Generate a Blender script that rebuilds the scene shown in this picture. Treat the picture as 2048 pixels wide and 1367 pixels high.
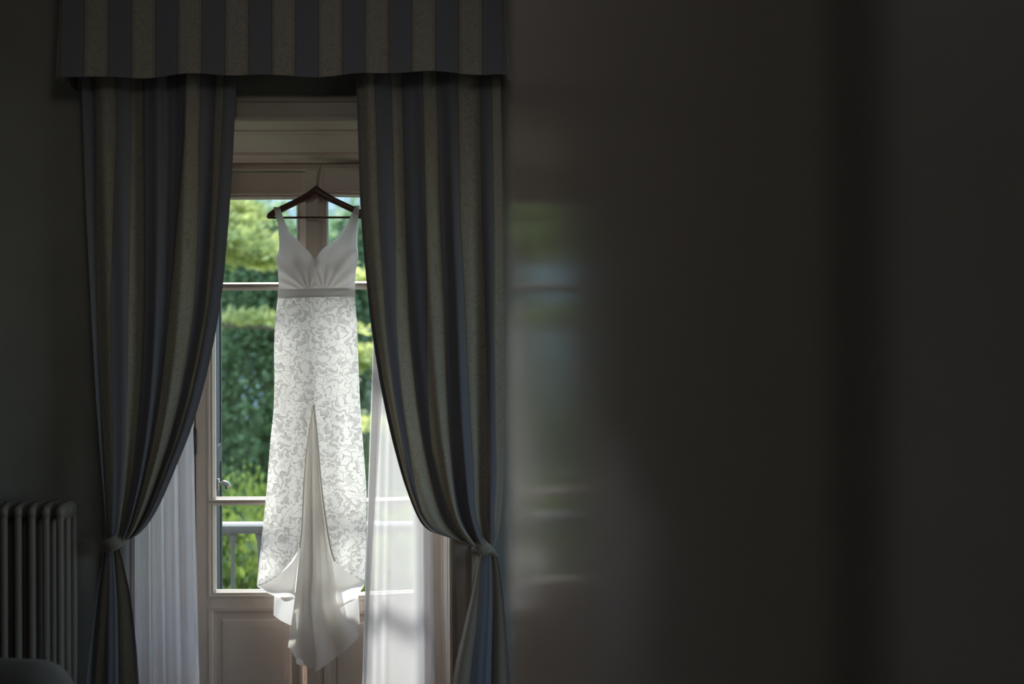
import bpy, math, random
from math import sin, cos, pi, radians, sqrt, exp
from mathutils import Vector, Matrix, Quaternion
import numpy as np

random.seed(7)
for o in list(bpy.data.objects):
    bpy.data.objects.remove(o)
S = bpy.context.scene
C = S.collection

# ------------------------------------------------------------------ camera
CAM_H = 1.65
FPX = 2048 * 35.0 / 36.0
cam = bpy.data.cameras.new('camera')
cam.lens = 35.0
cam.sensor_width = 36.0
cam.clip_start = 0.02
cam.clip_end = 5000
cam.dof.use_dof = True
cam.dof.focus_distance = 4.05
cam.dof.aperture_fstop = 1.4
cam_o = bpy.data.objects.new('camera', cam)
C.objects.link(cam_o)
cam_o.location = (0, 0, CAM_H)
cam_o.rotation_euler = (pi / 2, radians(0.2), 0)
S.camera = cam_o

# ------------------------------------------------------------------ world, sun, exposure
S.view_settings.view_transform = 'Standard'
S.view_settings.look = 'None'
S.view_settings.gamma = 1.0
S.view_settings.use_curve_mapping = False
S.view_settings.exposure = 2.4

SUN_AZ = radians(10)     # from the wall normal, sun stands to the left outside
SUN_EL = radians(44)
world = bpy.data.worlds.new('world')
S.world = world
world.use_nodes = True
wn = world.node_tree
wn.nodes.clear()
sky = wn.nodes.new('ShaderNodeTexSky')
sky.sky_type = 'NISHITA'
sky.sun_disc = False
sky.sun_elevation = SUN_EL
sky.sun_rotation = -SUN_AZ
sky.air_density = 1.0
sky.dust_density = 0.7
bgn = wn.nodes.new('ShaderNodeBackground')
bgn.inputs['Strength'].default_value = 0.19
wo = wn.nodes.new('ShaderNodeOutputWorld')
wn.links.new(sky.outputs[0], bgn.inputs[0])
wn.links.new(bgn.outputs[0], wo.inputs[0])

sun = bpy.data.lights.new('sun', 'SUN')
sun.energy = 1.85
sun.angle = radians(8)
sun.color = (1.0, 0.97, 0.93)
sun_o = bpy.data.objects.new('sun', sun)
C.objects.link(sun_o)
sdir = Vector((sin(SUN_AZ) * cos(SUN_EL), -cos(SUN_AZ) * cos(SUN_EL), -sin(SUN_EL)))
sun_o.rotation_euler = sdir.to_track_quat('-Z', 'Y').to_euler()
sun_o.location = (-6, 10, 12)

portal = bpy.data.lights.new('window_portal', 'AREA')
portal.shape = 'RECTANGLE'
portal.size = 1.2
portal.size_y = 2.6
portal.cycles.is_portal = True
portal_o = bpy.data.objects.new('window_portal', portal)
C.objects.link(portal_o)
portal_o.location = (-0.835, 4.62, 1.25)
portal_o.rotation_euler = (-pi / 2, 0, 0)      # -Z of the light towards the room (-Y)
portal2 = bpy.data.lights.new('added_window_portal', 'AREA')  # sky sampling for the added, unseen window in the right wall
portal2.shape = 'RECTANGLE'
portal2.size = 1.6
portal2.size_y = 2.2
portal2.cycles.is_portal = True
portal2_o = bpy.data.objects.new('added_window_portal', portal2)
C.objects.link(portal2_o)
portal2_o.location = (2.48, 1.95, 1.45)
portal2_o.rotation_euler = (0, pi / 2, 0)      # -Z of the light towards the room (-X)


# ------------------------------------------------------------------ helpers
def P(px, py, y):
    """photo pixel + distance along the view axis -> point"""
    return Vector(((px - 1024.0) / FPX * y, y, CAM_H - (py - 683.5) / FPX * y))


class MB:
    def __init__(self):
        self.v, self.f, self.uv = [], [], {}

    def add(self, verts, faces):
        n = len(self.v)
        self.v += [tuple(p) for p in verts]
        self.f += [tuple(i + n for i in f) for f in faces]
        return n

    def box(self, x0, x1, y0, y1, z0, z1):
        self.add([(x0, y0, z0), (x1, y0, z0), (x1, y1, z0), (x0, y1, z0),
                  (x0, y0, z1), (x1, y0, z1), (x1, y1, z1), (x0, y1, z1)],
                 [(0, 3, 2, 1), (4, 5, 6, 7), (0, 1, 5, 4), (1, 2, 6, 5), (2, 3, 7, 6), (3, 0, 4, 7)])

    def hexa(self, pts):
        """8 points: bottom ring then top ring"""
        self.add(pts, [(0, 3, 2, 1), (4, 5, 6, 7), (0, 1, 5, 4), (1, 2, 6, 5), (2, 3, 7, 6), (3, 0, 4, 7)])

    def tube(self, path, radii, n=10, sx=1.0, sy=1.0, cap=True, up=None):
        path = [Vector(p) for p in path]
        if not hasattr(radii, '__len__'):
            radii = [radii] * len(path)
        rings = []
        vs = []
        prev = None
        for i, p in enumerate(path):
            a = path[max(0, i - 1)]
            b = path[min(len(path) - 1, i + 1)]
            t = (b - a).normalized()
            if prev is None:
                ref = Vector(up) if up else (Vector((0, 0, 1)) if abs(t.z) < 0.9 else Vector((0, 1, 0)))
            else:
                ref = prev
            s = t.cross(ref).normalized()
            u = s.cross(t).normalized()
            prev = u
            for k in range(n):
                an = 2 * pi * k / n
                vs.append(p + s * cos(an) * radii[i] * sx + u * sin(an) * radii[i] * sy)
        fs = []
        for i in range(len(path) - 1):
            for k in range(n):
                k2 = (k + 1) % n
                fs.append((i * n + k, i * n + k2, (i + 1) * n + k2, (i + 1) * n + k))
        if cap:
            fs.append(tuple(range(n - 1, -1, -1)))
            fs.append(tuple((len(path) - 1) * n + k for k in range(n)))
        self.add(vs, fs)

    def lathe(self, cx, cy, prof, n=12):
        """prof: list of (r, z)"""
        vs = []
        for r, z in prof:
            for k in range(n):
                a = 2 * pi * k / n
                vs.append((cx + r * cos(a), cy + r * sin(a), z))
        fs = []
        for i in range(len(prof) - 1):
            for k in range(n):
                k2 = (k + 1) % n
                fs.append((i * n + k, i * n + k2, (i + 1) * n + k2, (i + 1) * n + k))
        fs.append(tuple(range(n - 1, -1, -1)))
        fs.append(tuple((len(prof) - 1) * n + k for k in range(n)))
        self.add(vs, fs)

    def frame_moulding(self, x0, x1, z0, z1, prof):
        """mitred rectangle in the XZ plane; prof: (inset, y)"""
        vs = []
        for d, y in prof:
            vs += [(x0 + d, y, z0 + d), (x1 - d, y, z0 + d), (x1 - d, y, z1 - d), (x0 + d, y, z1 - d)]
        fs = []
        for i in range(len(prof) - 1):
            for k in range(4):
                k2 = (k + 1) % 4
                fs.append((i * 4 + k, i * 4 + k2, (i + 1) * 4 + k2, (i + 1) * 4 + k))
        self.add(vs, fs)

    def sheet(self, nu, nv, fn, uvfn=None):
        """fn(u, v) -> point"""
        n0 = len(self.v)
        for j in range(nv + 1):
            for i in range(nu + 1):
                self.v.append(tuple(fn(i / nu, j / nv)))
                if uvfn:
                    self.uv[len(self.v) - 1] = uvfn(i / nu, j / nv)
        for j in range(nv):
            for i in range(nu):
                a = n0 + j * (nu + 1) + i
                self.f.append((a, a + 1, a + nu + 2, a + nu + 1))

    def build(self, name, mat, parent=None, smooth=False, loc=None, rot=None, flip=False):
        me = bpy.data.meshes.new(name)
        me.from_pydata(self.v, [], self.f)
        if self.uv:
            lay = me.uv_layers.new(name='UVMap')
            for l in me.loops:
                lay.data[l.index].uv = self.uv.get(l.vertex_index, (0, 0))
        if smooth:
            me.polygons.foreach_set('use_smooth', [True] * len(me.polygons))
        me.materials.append(mat)
        me.update()
        o = bpy.data.objects.new(name, me)
        C.objects.link(o)
        if loc:
            o.location = loc
        if rot:
            o.rotation_euler = rot
        if parent:
            o.parent = parent
        return o


def tag(o, label, cat, group=None):
    o['label'] = label
    o['category'] = cat
    if group:
        o['group'] = group
    return o


def empty(name, loc=(0, 0, 0), rot=None):
    o = bpy.data.objects.new(name, None)
    o.empty_display_size = 0.1
    C.objects.link(o)
    o.location = loc
    if rot:
        o.rotation_euler = rot
    return o


def struct(o):
    o['kind'] = 'structure'
    return o


def bevel(o, w, seg=2):
    m = o.modifiers.new('bevel', 'BEVEL')
    m.width = w
    m.segments = seg
    m.limit_method = 'ANGLE'
    return o


def sstep(a, b, x):
    t = min(1.0, max(0.0, (x - a) / (b - a)))
    return t * t * (3 - 2 * t)


def interp(keys, t):
    """Catmull-Rom through tuples, t in 0..1 over the key index"""
    n = len(keys) - 1
    f = min(max(t, 0.0), 1.0) * n
    i = min(int(f), n - 1)
    w = f - i
    p1, p2 = keys[i], keys[i + 1]
    p0 = keys[i - 1] if i > 0 else tuple(2 * a - b for a, b in zip(p1, p2))
    p3 = keys[i + 2] if i + 2 <= n else tuple(2 * b - a for a, b in zip(p1, p2))
    r = []
    for a, b, c, d in zip(p0, p1, p2, p3):
        r.append(0.5 * (2 * b + (c - a) * w + (2 * a - 5 * b + 4 * c - d) * w * w + (3 * b - a - 3 * c + d) * w ** 3))
    return r


# ------------------------------------------------------------------ materials
def mat(name):
    m = bpy.data.materials.new(name)
    m.use_nodes = True
    n = m.node_tree
    n.nodes.clear()
    out = n.nodes.new('ShaderNodeOutputMaterial')
    return m, n, out


def N(nt, typ, **kw):
    nd = nt.nodes.new(typ)
    for k, v in kw.items():
        setattr(nd, k, v)
    return nd


def math_n(nt, op, a, b=None, c=None):
    nd = nt.nodes.new('ShaderNodeMath')
    nd.operation = op
    for i, x in enumerate((a, b, c)):
        if x is None:
            continue
        if isinstance(x, (int, float)):
            nd.inputs[i].default_value = x
        else:
            nt.links.new(x, nd.inputs[i])
    return nd.outputs[0]


def mixc(nt, fac, a, b, blend='MIX'):
    nd = nt.nodes.new('ShaderNodeMix')
    nd.data_type = 'RGBA'
    nd.blend_type = blend
    for idx, x in ((0, fac), (6, a), (7, b)):
        if isinstance(x, (int, float)):
            nd.inputs[idx].default_value = x
        elif isinstance(x, tuple):
            nd.inputs[idx].default_value = (*x[:3], 1)
        else:
            nt.links.new(x, nd.inputs[idx])
    return nd.outputs[2]


def plain(name, col, rough=0.6, metal=0.0, var=0.12, scale=6.0, bump=0.0, bscale=60.0, spec=0.5, stretch=None, coat=0.0, tint=1.0):
    m, nt, out = mat(name)
    b = N(nt, 'ShaderNodeBsdfPrincipled')
    tc = N(nt, 'ShaderNodeTexCoord')
    src = tc.outputs['Object']
    if stretch:
        mp = N(nt, 'ShaderNodeMapping')
        mp.inputs['Scale'].default_value = stretch
        nt.links.new(src, mp.inputs[0])
        src = mp.outputs[0]
    nz = N(nt, 'ShaderNodeTexNoise')
    nz.inputs['Scale'].default_value = scale
    nz.inputs['Detail'].default_value = 5
    nt.links.new(src, nz.inputs['Vector'])
    lo = tuple(c * (1 - var) for c in col)
    hi = tuple(min(1, c * (1 + var)) for c in col)
    nt.links.new(mixc(nt, nz.outputs[0], lo, hi), b.inputs['Base Color'])
    b.inputs['Roughness'].default_value = rough
    b.inputs['Metallic'].default_value = metal
    b.inputs['Specular IOR Level'].default_value = spec
    b.inputs['Coat Weight'].default_value = coat
    b.inputs['Specular Tint'].default_value = (tint, tint, tint, 1)
    if tint < 1:
        b.inputs['IOR'].default_value = 1.22
    if bump:
        n2 = N(nt, 'ShaderNodeTexNoise')
        n2.inputs['Scale'].default_value = bscale
        nt.links.new(src, n2.inputs['Vector'])
        bp = N(nt, 'ShaderNodeBump')
        bp.inputs['Strength'].default_value = bump
        bp.inputs['Distance'].default_value = 0.01
        nt.links.new(n2.outputs[0], bp.inputs['Height'])
        nt.links.new(bp.outputs[0], b.inputs['Normal'])
    nt.links.new(b.outputs[0], out.inputs[0])
    return m


def glass_mat():
    m, nt, out = mat('window_glass')
    tr = N(nt, 'ShaderNodeBsdfTransparent')
    tr.inputs[0].default_value = (0.93, 0.955, 0.94, 1)
    gl = N(nt, 'ShaderNodeBsdfGlossy')
    gl.inputs['Roughness'].default_value = 0.02
    lw = N(nt, 'ShaderNodeLayerWeight')
    lw.inputs[0].default_value = 0.5
    fr = math_n(nt, 'ADD', 0.035, math_n(nt, 'MULTIPLY', math_n(nt, 'POWER', lw.outputs['Facing'], 5.0), 0.9))
    mx = N(nt, 'ShaderNodeMixShader')
    nt.links.new(fr, mx.inputs[0])
    nt.links.new(tr.outputs[0], mx.inputs[1])
    nt.links.new(gl.outputs[0], mx.inputs[2])
    nt.links.new(mx.outputs[0], out.inputs[0])
    return m


def stripe_mat(name, transl=0.05):
    """UV.x counts stripes (odd = pale damask, even = navy), UV.y metres"""
    m, nt, out = mat(name)
    uv = N(nt, 'ShaderNodeUVMap')
    sp = N(nt, 'ShaderNodeSeparateXYZ')
    nt.links.new(uv.outputs[0], sp.inputs[0])
    x, y = sp.outputs[0], sp.outputs[1]
    half = math_n(nt, 'MULTIPLY', x, 0.5)
    fr = math_n(nt, 'FRACT', half)
    pale = math_n(nt, 'GREATER_THAN', fr, 0.5)
    # pin stripes either side of each boundary
    tri = math_n(nt, 'PINGPONG', x, 0.5)                     # 0 at every boundary
    pin_d = math_n(nt, 'LESS_THAN', tri, 0.045)
    pin_a = math_n(nt, 'GREATER_THAN', tri, 0.085)
    pin_b = math_n(nt, 'LESS_THAN', tri, 0.12)
    pin_l = math_n(nt, 'MULTIPLY', pin_a, pin_b)
    # damask scrolls
    cb = N(nt, 'ShaderNodeCombineXYZ')
    nt.links.new(math_n(nt, 'MULTIPLY', x, 0.085), cb.inputs[0])
    nt.links.new(y, cb.inputs[1])
    nz = N(nt, 'ShaderNodeTexNoise')
    nz.inputs['Scale'].default_value = 22
    nz.inputs['Detail'].default_value = 2
    nz.inputs['Distortion'].default_value = 1.4
    nt.links.new(cb.outputs[0], nz.inputs['Vector'])
    line = math_n(nt, 'PINGPONG', math_n(nt, 'MULTIPLY', nz.outputs[0], 7.0), 0.5)
    scroll = math_n(nt, 'LESS_THAN', line, 0.16)
    wv = N(nt, 'ShaderNodeTexNoise')
    wv.inputs['Scale'].default_value = 300
    nt.links.new(cb.outputs[0], wv.inputs['Vector'])
    palec = mixc(nt, math_n(nt, 'MULTIPLY', scroll, 0.5), (0.33, 0.31, 0.272), (0.185, 0.175, 0.15))
    palec = mixc(nt, math_n(nt, 'MULTIPLY', pin_l, 0.6), palec, (0.17, 0.13, 0.10))
    navyc = mixc(nt, math_n(nt, 'MULTIPLY', pin_l, 0.35), (0.155, 0.16, 0.20), (0.27, 0.23, 0.18))
    col = mixc(nt, pale, navyc, palec)
    col = mixc(nt, math_n(nt, 'MULTIPLY', pin_d, 0.55), col, (0.10, 0.08, 0.07))
    col = mixc(nt, 0.25, col, wv.outputs[0], 'OVERLAY')
    b = N(nt, 'ShaderNodeBsdfPrincipled')
    nt.links.new(col, b.inputs['Base Color'])
    b.inputs['Roughness'].default_value = 0.72
    b.inputs['Sheen Weight'].default_value = 0.15
    bp = N(nt, 'ShaderNodeBump')
    bp.inputs['Strength'].default_value = 0.25
    bp.inputs['Distance'].default_value = 0.002
    nt.links.new(math_n(nt, 'MULTIPLY', scroll, pale), bp.inputs['Height'])
    nt.links.new(bp.outputs[0], b.inputs['Normal'])
    tl = N(nt, 'ShaderNodeBsdfTranslucent')
    nt.links.new(mixc(nt, pale, (0.0, 0.0, 0.0), (0.55, 0.46, 0.24)), tl.inputs[0])
    mx = N(nt, 'ShaderNodeMixShader')
    mx.inputs[0].default_value = transl
    nt.links.new(b.outputs[0], mx.inputs[1])
    nt.links.new(tl.outputs[0], mx.inputs[2])
    nt.links.new(mx.outputs[0], out.inputs[0])
    return m


def cloth_mat(name, col, transl=0.4, clear=0.0, bump=0.15, tcol=None, weave=900):
    m, nt, out = mat(name)
    tc = N(nt, 'ShaderNodeTexCoord')
    nz = N(nt, 'ShaderNodeTexNoise')
    nz.inputs['Scale'].default_value = weave
    nt.links.new(tc.outputs['Object'], nz.inputs['Vector'])
    d = N(nt, 'ShaderNodeBsdfDiffuse')
    t = N(nt, 'ShaderNodeBsdfTranslucent')
    c = mixc(nt, nz.outputs[0], tuple(k * 0.92 for k in col), tuple(min(1, k * 1.04) for k in col))
    nt.links.new(c, d.inputs[0])
    if tcol:
        t.inputs[0].default_value = (*tcol, 1)
    else:
        nt.links.new(c, t.inputs[0])
    mx = N(nt, 'ShaderNodeMixShader')
    mx.inputs[0].default_value = transl
    nt.links.new(d.outputs[0], mx.inputs[1])
    nt.links.new(t.outputs[0], mx.inputs[2])
    last = mx.outputs[0]
    if bump:
        bp = N(nt, 'ShaderNodeBump')
        bp.inputs['Strength'].default_value = bump
        bp.inputs['Distance'].default_value = 0.002
        n2 = N(nt, 'ShaderNodeTexNoise')
        n2.inputs['Scale'].default_value = 45
        nt.links.new(tc.outputs['Object'], n2.inputs['Vector'])
        nt.links.new(n2.outputs[0], bp.inputs['Height'])
        nt.links.new(bp.outputs[0], d.inputs['Normal'])
    if clear:
        tr = N(nt, 'ShaderNodeBsdfTransparent')
        m2 = N(nt, 'ShaderNodeMixShader')
        m2.inputs[0].default_value = clear
        nt.links.new(last, m2.inputs[1])
        nt.links.new(tr.outputs[0], m2.inputs[2])
        last = m2.outputs[0]
    nt.links.new(last, out.inputs[0])
    return m


def lace_mat():
    """ivory cloth with outlined peony-like flowers; UV in metres"""
    m, nt, out = mat('floral_lace')
    uv = N(nt, 'ShaderNodeUVMap')
    nz = N(nt, 'ShaderNodeTexNoise')
    nz.inputs['Scale'].default_value = 20
    nz.inputs['Detail'].default_value = 1.5
    nt.links.new(uv.outputs[0], nz.inputs['Vector'])
    off = N(nt, 'ShaderNodeVectorMath', operation='MULTIPLY_ADD')
    nt.links.new(nz.outputs['Color'], off.inputs[0])
    off.inputs[1].default_value = (0.05, 0.05, 0)
    nt.links.new(uv.outputs[0], off.inputs[2])

    def flowers(scale, shift, petals, rings, lw):
        mp = N(nt, 'ShaderNodeMapping')
        mp.inputs['Location'].default_value = shift
        nt.links.new(off.outputs[0], mp.inputs[0])
        vo = N(nt, 'ShaderNodeTexVoronoi')
        vo.voronoi_dimensions = '2D'
        vo.inputs['Scale'].default_value = scale
        vo.inputs['Randomness'].default_value = 0.8
        nt.links.new(mp.outputs[0], vo.inputs['Vector'])
        sb = N(nt, 'ShaderNodeVectorMath', operation='SUBTRACT')
        nt.links.new(mp.outputs[0], sb.inputs[0])
        nt.links.new(vo.outputs['Position'], sb.inputs[1])
        sx = N(nt, 'ShaderNodeSeparateXYZ')
        nt.links.new(sb.outputs[0], sx.inputs[0])
        ang = math_n(nt, 'ARCTAN2', sx.outputs[1], sx.outputs[0])
        sc = N(nt, 'ShaderNodeSeparateColor')
        nt.links.new(vo.outputs['Color'], sc.inputs[0])
        ph = math_n(nt, 'MULTIPLY', sc.outputs[0], 6.283)
        pet = math_n(nt, 'ABSOLUTE', math_n(nt, 'SINE', math_n(nt, 'ADD', math_n(nt, 'MULTIPLY', ang, petals / 2.0), ph)))
        r = math_n(nt, 'DIVIDE', vo.outputs['Distance'], math_n(nt, 'ADD', 0.72, math_n(nt, 'MULTIPLY', pet, 0.38)))
        rr = math_n(nt, 'MULTIPLY', r, rings)
        ring = math_n(nt, 'PINGPONG', rr, 0.5)
        outl = math_n(nt, 'LESS_THAN', ring, lw)
        # hatched shading inside alternate petal bands
        band = math_n(nt, 'FRACT', rr)
        hat = math_n(nt, 'GREATER_THAN', math_n(nt, 'SINE', math_n(nt, 'MULTIPLY', ang, 34.0)), -0.35)
        edge = math_n(nt, 'ADD', band, math_n(nt, 'MULTIPLY', hat, 0.16))
        pick = math_n(nt, 'GREATER_THAN', math_n(nt, 'SINE', math_n(nt, 'ADD', math_n(nt, 'MULTIPLY', ang, 2.0), math_n(nt, 'MULTIPLY', ph, 3.0))), -0.35)
        shade = math_n(nt, 'MULTIPLY', math_n(nt, 'GREATER_THAN', edge, 0.62), pick)
        inner = math_n(nt, 'LESS_THAN', r, 0.52)
        return outl, math_n(nt, 'MULTIPLY', shade, inner), inner
    o1, s1, i1 = flowers(9.0, (0.13, 0.07, 0), 8, 3.9, 0.045)
    o2, s2, i2 = flowers(15.0, (0.41, 0.29, 0), 4, 2.6, 0.032)
    line = math_n(nt, 'MAXIMUM', o1, math_n(nt, 'MULTIPLY', o2, math_n(nt, 'SUBTRACT', 1.0, i1)))
    shade = math_n(nt, 'MAXIMUM', s1, math_n(nt, 'MULTIPLY', math_n(nt, 'MULTIPLY', s2, math_n(nt, 'SUBTRACT', 1.0, i1)), 0.8))
    dark = math_n(nt, 'MAXIMUM', math_n(nt, 'MULTIPLY', line, 0.85), math_n(nt, 'MULTIPLY', shade, 0.46))
    col = mixc(nt, dark, (0.90, 0.885, 0.87), (0.36, 0.345, 0.34))
    d = N(nt, 'ShaderNodeBsdfDiffuse')
    t = N(nt, 'ShaderNodeBsdfTranslucent')
    nt.links.new(col, d.inputs[0])
    nt.links.new(col, t.inputs[0])
    bp = N(nt, 'ShaderNodeBump')
    bp.inputs['Strength'].default_value = 0.35
    bp.inputs['Distance'].default_value = 0.002
    nt.links.new(dark, bp.inputs['Height'])
    nt.links.new(bp.outputs[0], d.inputs['Normal'])
    mx = N(nt, 'ShaderNodeMixShader')
    mx.inputs[0].default_value = 0.62
    nt.links.new(d.outputs[0], mx.inputs[1])
    nt.links.new(t.outputs[0], mx.inputs[2])
    nt.links.new(mx.outputs[0], out.inputs[0])
    return m


def leaf_mat(name, c1, c2, transl=0.35, rough=0.5):
    m, nt, out = mat(name)
    g = N(nt, 'ShaderNodeNewGeometry')
    tc = N(nt, 'ShaderNodeTexCoord')
    nz = N(nt, 'ShaderNodeTexNoise')
    nz.inputs['Scale'].default_value = 1.1
    nt.links.new(tc.outputs['Object'], nz.inputs['Vector'])
    f = math_n(nt, 'ADD', math_n(nt, 'MULTIPLY', g.outputs['Random Per Island'], 0.6), math_n(nt, 'MULTIPLY', nz.outputs[0], 0.4))
    col = mixc(nt, f, c1, c2)
    b = N(nt, 'ShaderNodeBsdfPrincipled')
    nt.links.new(col, b.inputs['Base Color'])
    b.inputs['Roughness'].default_value = rough
    t = N(nt, 'ShaderNodeBsdfTranslucent')
    nt.links.new(mixc(nt, 0.5, col, (c2[0], c2[1], c2[2] * 0.5)), t.inputs[0])
    mx = N(nt, 'ShaderNodeMixShader')
    mx.inputs[0].default_value = transl
    nt.links.new(b.outputs[0], mx.inputs[1])
    nt.links.new(t.outputs[0], mx.inputs[2])
    nt.links.new(mx.outputs[0], out.inputs[0])
    return m


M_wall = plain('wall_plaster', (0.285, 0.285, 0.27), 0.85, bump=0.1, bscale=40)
M_ceil = plain('ceiling_plaster', (0.72, 0.70, 0.65), 0.9)
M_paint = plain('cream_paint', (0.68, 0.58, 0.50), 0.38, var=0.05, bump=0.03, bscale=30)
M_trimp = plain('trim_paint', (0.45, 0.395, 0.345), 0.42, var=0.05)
M_floor = plain('floor_boards', (0.22, 0.13, 0.075), 0.35, var=0.3, stretch=(1, 12, 1))
M_door = plain('door_gloss_paint', (0.53, 0.485, 0.465), 0.12, var=0.06, spec=0.12, tint=0.28)
M_jamb = plain('door_frame_paint', (0.42, 0.385, 0.39), 0.6, var=0.06, spec=0.2)
M_glass = glass_mat()
M_stripe = stripe_mat('striped_damask')
M_sheer = cloth_mat('sheer_voile', (0.76, 0.745, 0.765), 0.55, clear=0.28, bump=0.05)
M_sheerhem = cloth_mat('sheer_hem', (0.62, 0.60, 0.61), 0.4, clear=0.1, bump=0.05)
M_satin = cloth_mat('ivory_crepe', (0.86, 0.84, 0.815), 0.42, bump=0.12, tcol=(0.90, 0.865, 0.80))
M_lining = cloth_mat('skirt_lining', (0.90, 0.88, 0.855), 0.75, bump=0.1, tcol=(0.94, 0.92, 0.88))
M_hem = cloth_mat('turned_hem_crepe', (0.86, 0.84, 0.82), 0.34, bump=0.12)
M_bodice = cloth_mat('bodice_lace', (0.87, 0.83, 0.80), 0.6, bump=0.5, weave=260)
M_band = cloth_mat('waistband_satin', (0.74, 0.715, 0.69), 0.3, bump=0.1)
M_lace = lace_mat()
M_hanger = plain('hanger_wood', (0.10, 0.042, 0.028), 0.35, var=0.3, stretch=(1, 1, 8), scale=20)
M_metal = plain('dull_metal', (0.35, 0.33, 0.31), 0.35, metal=1.0)
M_iron = plain('dark_iron', (0.09, 0.085, 0.08), 0.45, metal=0.6)
M_shutter = plain('shutter_paint', (0.045, 0.05, 0.05), 0.7, var=0.1, spec=0.25)
M_rail = plain('railing_stone', (0.115, 0.122, 0.125), 0.7, var=0.15, scale=25)
M_stucco = plain('facade_stucco', (0.62, 0.56, 0.46), 0.9, bump=0.2)
M_rad = plain('radiator_enamel', (0.19, 0.17, 0.15), 0.5, var=0.06)
M_chair = plain('chair_velvet', (0.10, 0.096, 0.092), 0.85, var=0.15, bump=0.1, bscale=200)
M_wood = plain('chair_leg_wood', (0.08, 0.05, 0.03), 0.4, var=0.3)
M_grass = plain('lawn', (0.10, 0.17, 0.04), 0.9, var=0.4, scale=1.5)
M_water = plain('lake_water', (0.05, 0.12, 0.19), 0.12, var=0.1, scale=0.2)
M_hill = plain('far_hill_haze_tint', (0.40, 0.42, 0.42), 0.95, var=0.35, scale=0.02)  # pale grey puts distance haze into the hill colour
M_bark = plain('bark', (0.11, 0.085, 0.065), 0.9, var=0.35, bump=0.4, bscale=12)
M_cedar = leaf_mat('cedar_needles', (0.15, 0.20, 0.08), (0.76, 0.76, 0.36), 0.5)
M_conif = leaf_mat('conifer_needles', (0.09, 0.135, 0.08), (0.28, 0.40, 0.22), 0.45)
M_shrub = leaf_mat('shrub_leaves', (0.035, 0.075, 0.022), (0.26, 0.32, 0.07), 0.35, 0.35)
M_hedge = leaf_mat('hedge_leaves', (0.13, 0.19, 0.03), (0.46, 0.50, 0.10), 0.4)

# ------------------------------------------------------------------ room shell
YW = 3.80                    # inner face of the window wall
XL, XR = -1.375, -0.30       # opening between the frame jambs
ZTOP = 2.40                  # head of the opening at the frame
RX0, RX1, RZ = -1.435, -0.24, 2.495    # opening at the room face (splayed)
YF0, YF1 = 4.17, 4.26        # fixed frame
YO = 4.58                    # outer face
ROOM_L, ROOM_R, CEIL = -3.3, 2.3, 3.25
YD0, YD1 = 0.12, 0.30        # door wall
HALL = -1.8

b = MB()
b.box(ROOM_L, RX0, YW, YO, -0.3, CEIL)
b.box(RX1, ROOM_R, YW, YO, -0.3, CEIL)
b.box(RX0, RX1, YW, YO, RZ, CEIL)
b.box(RX0, RX1, YW, YO, -0.3, 0.0)
struct(b.build('wall_back', M_wall))
# outer half of the embrasure (masonry rebate outside the frame)
b = MB()
b.box(RX0, XL, YF0 + 0.03, YO, 0.0, RZ)
b.box(XR, RX1, YF0 + 0.03, YO, 0.0, RZ)
b.box(XL, XR, YF0 + 0.03, YO, ZTOP, RZ)
struct(b.build('trim_1', M_stucco))

b = MB()
b.box(ROOM_L - 0.15, ROOM_L, YD0, YO, -0.3, CEIL)
struct(b.build('wall_left', M_wall))
b = MB()
W2 = (1.15, 2.75, 0.35, 2.55)            # added window, unseen in the right wall, lets more daylight into the room
b.box(ROOM_R, ROOM_R + 0.15, YD0, W2[0], -0.3, CEIL)
b.box(ROOM_R, ROOM_R + 0.15, W2[1], YO, -0.3, CEIL)
b.box(ROOM_R, ROOM_R + 0.15, W2[0], W2[1], -0.3, W2[2])
b.box(ROOM_R, ROOM_R + 0.15, W2[0], W2[1], W2[3], CEIL)
struct(b.build('wall_right', M_wall))
b = MB()
for ya, yb in ((W2[0], W2[0] + 0.06), (1.92, 1.98), (W2[1] - 0.06, W2[1])):
    b.box(ROOM_R + 0.03, ROOM_R + 0.09, ya, yb, W2[2], W2[3])
for za, zb in ((W2[2], W2[2] + 0.07), (1.3, 1.34), (W2[3] - 0.07, W2[3])):
    b.box(ROOM_R + 0.03, ROOM_R + 0.09, W2[0] + 0.06, W2[1] - 0.06, za, zb)
w2 = struct(b.build('added_light_window', M_paint))
for ya, yb in ((W2[0] + 0.06, 1.92), (1.98, W2[1] - 0.06)):
    for za, zb in ((W2[2] + 0.07, 1.3), (1.34, W2[3] - 0.07)):
        b = MB()
        b.box(ROOM_R + 0.058, ROOM_R + 0.062, ya, yb, za, zb)
        b.build('pane', M_glass, w2)
b = MB()
DX0, DX1, DZ = -0.64, 0.120, 2.35
b.box(ROOM_L, DX0, YD0, YD1, -0.3, CEIL)
b.box(DX1, ROOM_R, YD0, YD1, -0.3, CEIL)
b.box(DX0, DX1, YD0, YD1, DZ, CEIL)
struct(b.build('wall_front', M_wall))
b = MB()
b.box(-1.25, -1.1, HALL, YD0, -0.3, CEIL)
b.box(1.1, 1.25, HALL, YD0, -0.3, CEIL)
b.box(-1.25, 1.25, HALL - 0.15, HALL, -0.3, CEIL)
struct(b.build('wall_hallway', M_wall))
b = MB()
b.box(ROOM_L - 0.15, ROOM_R + 0.15, HALL - 0.15, YO, CEIL, CEIL + 0.2)
struct(b.build('ceiling', M_ceil))

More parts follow.
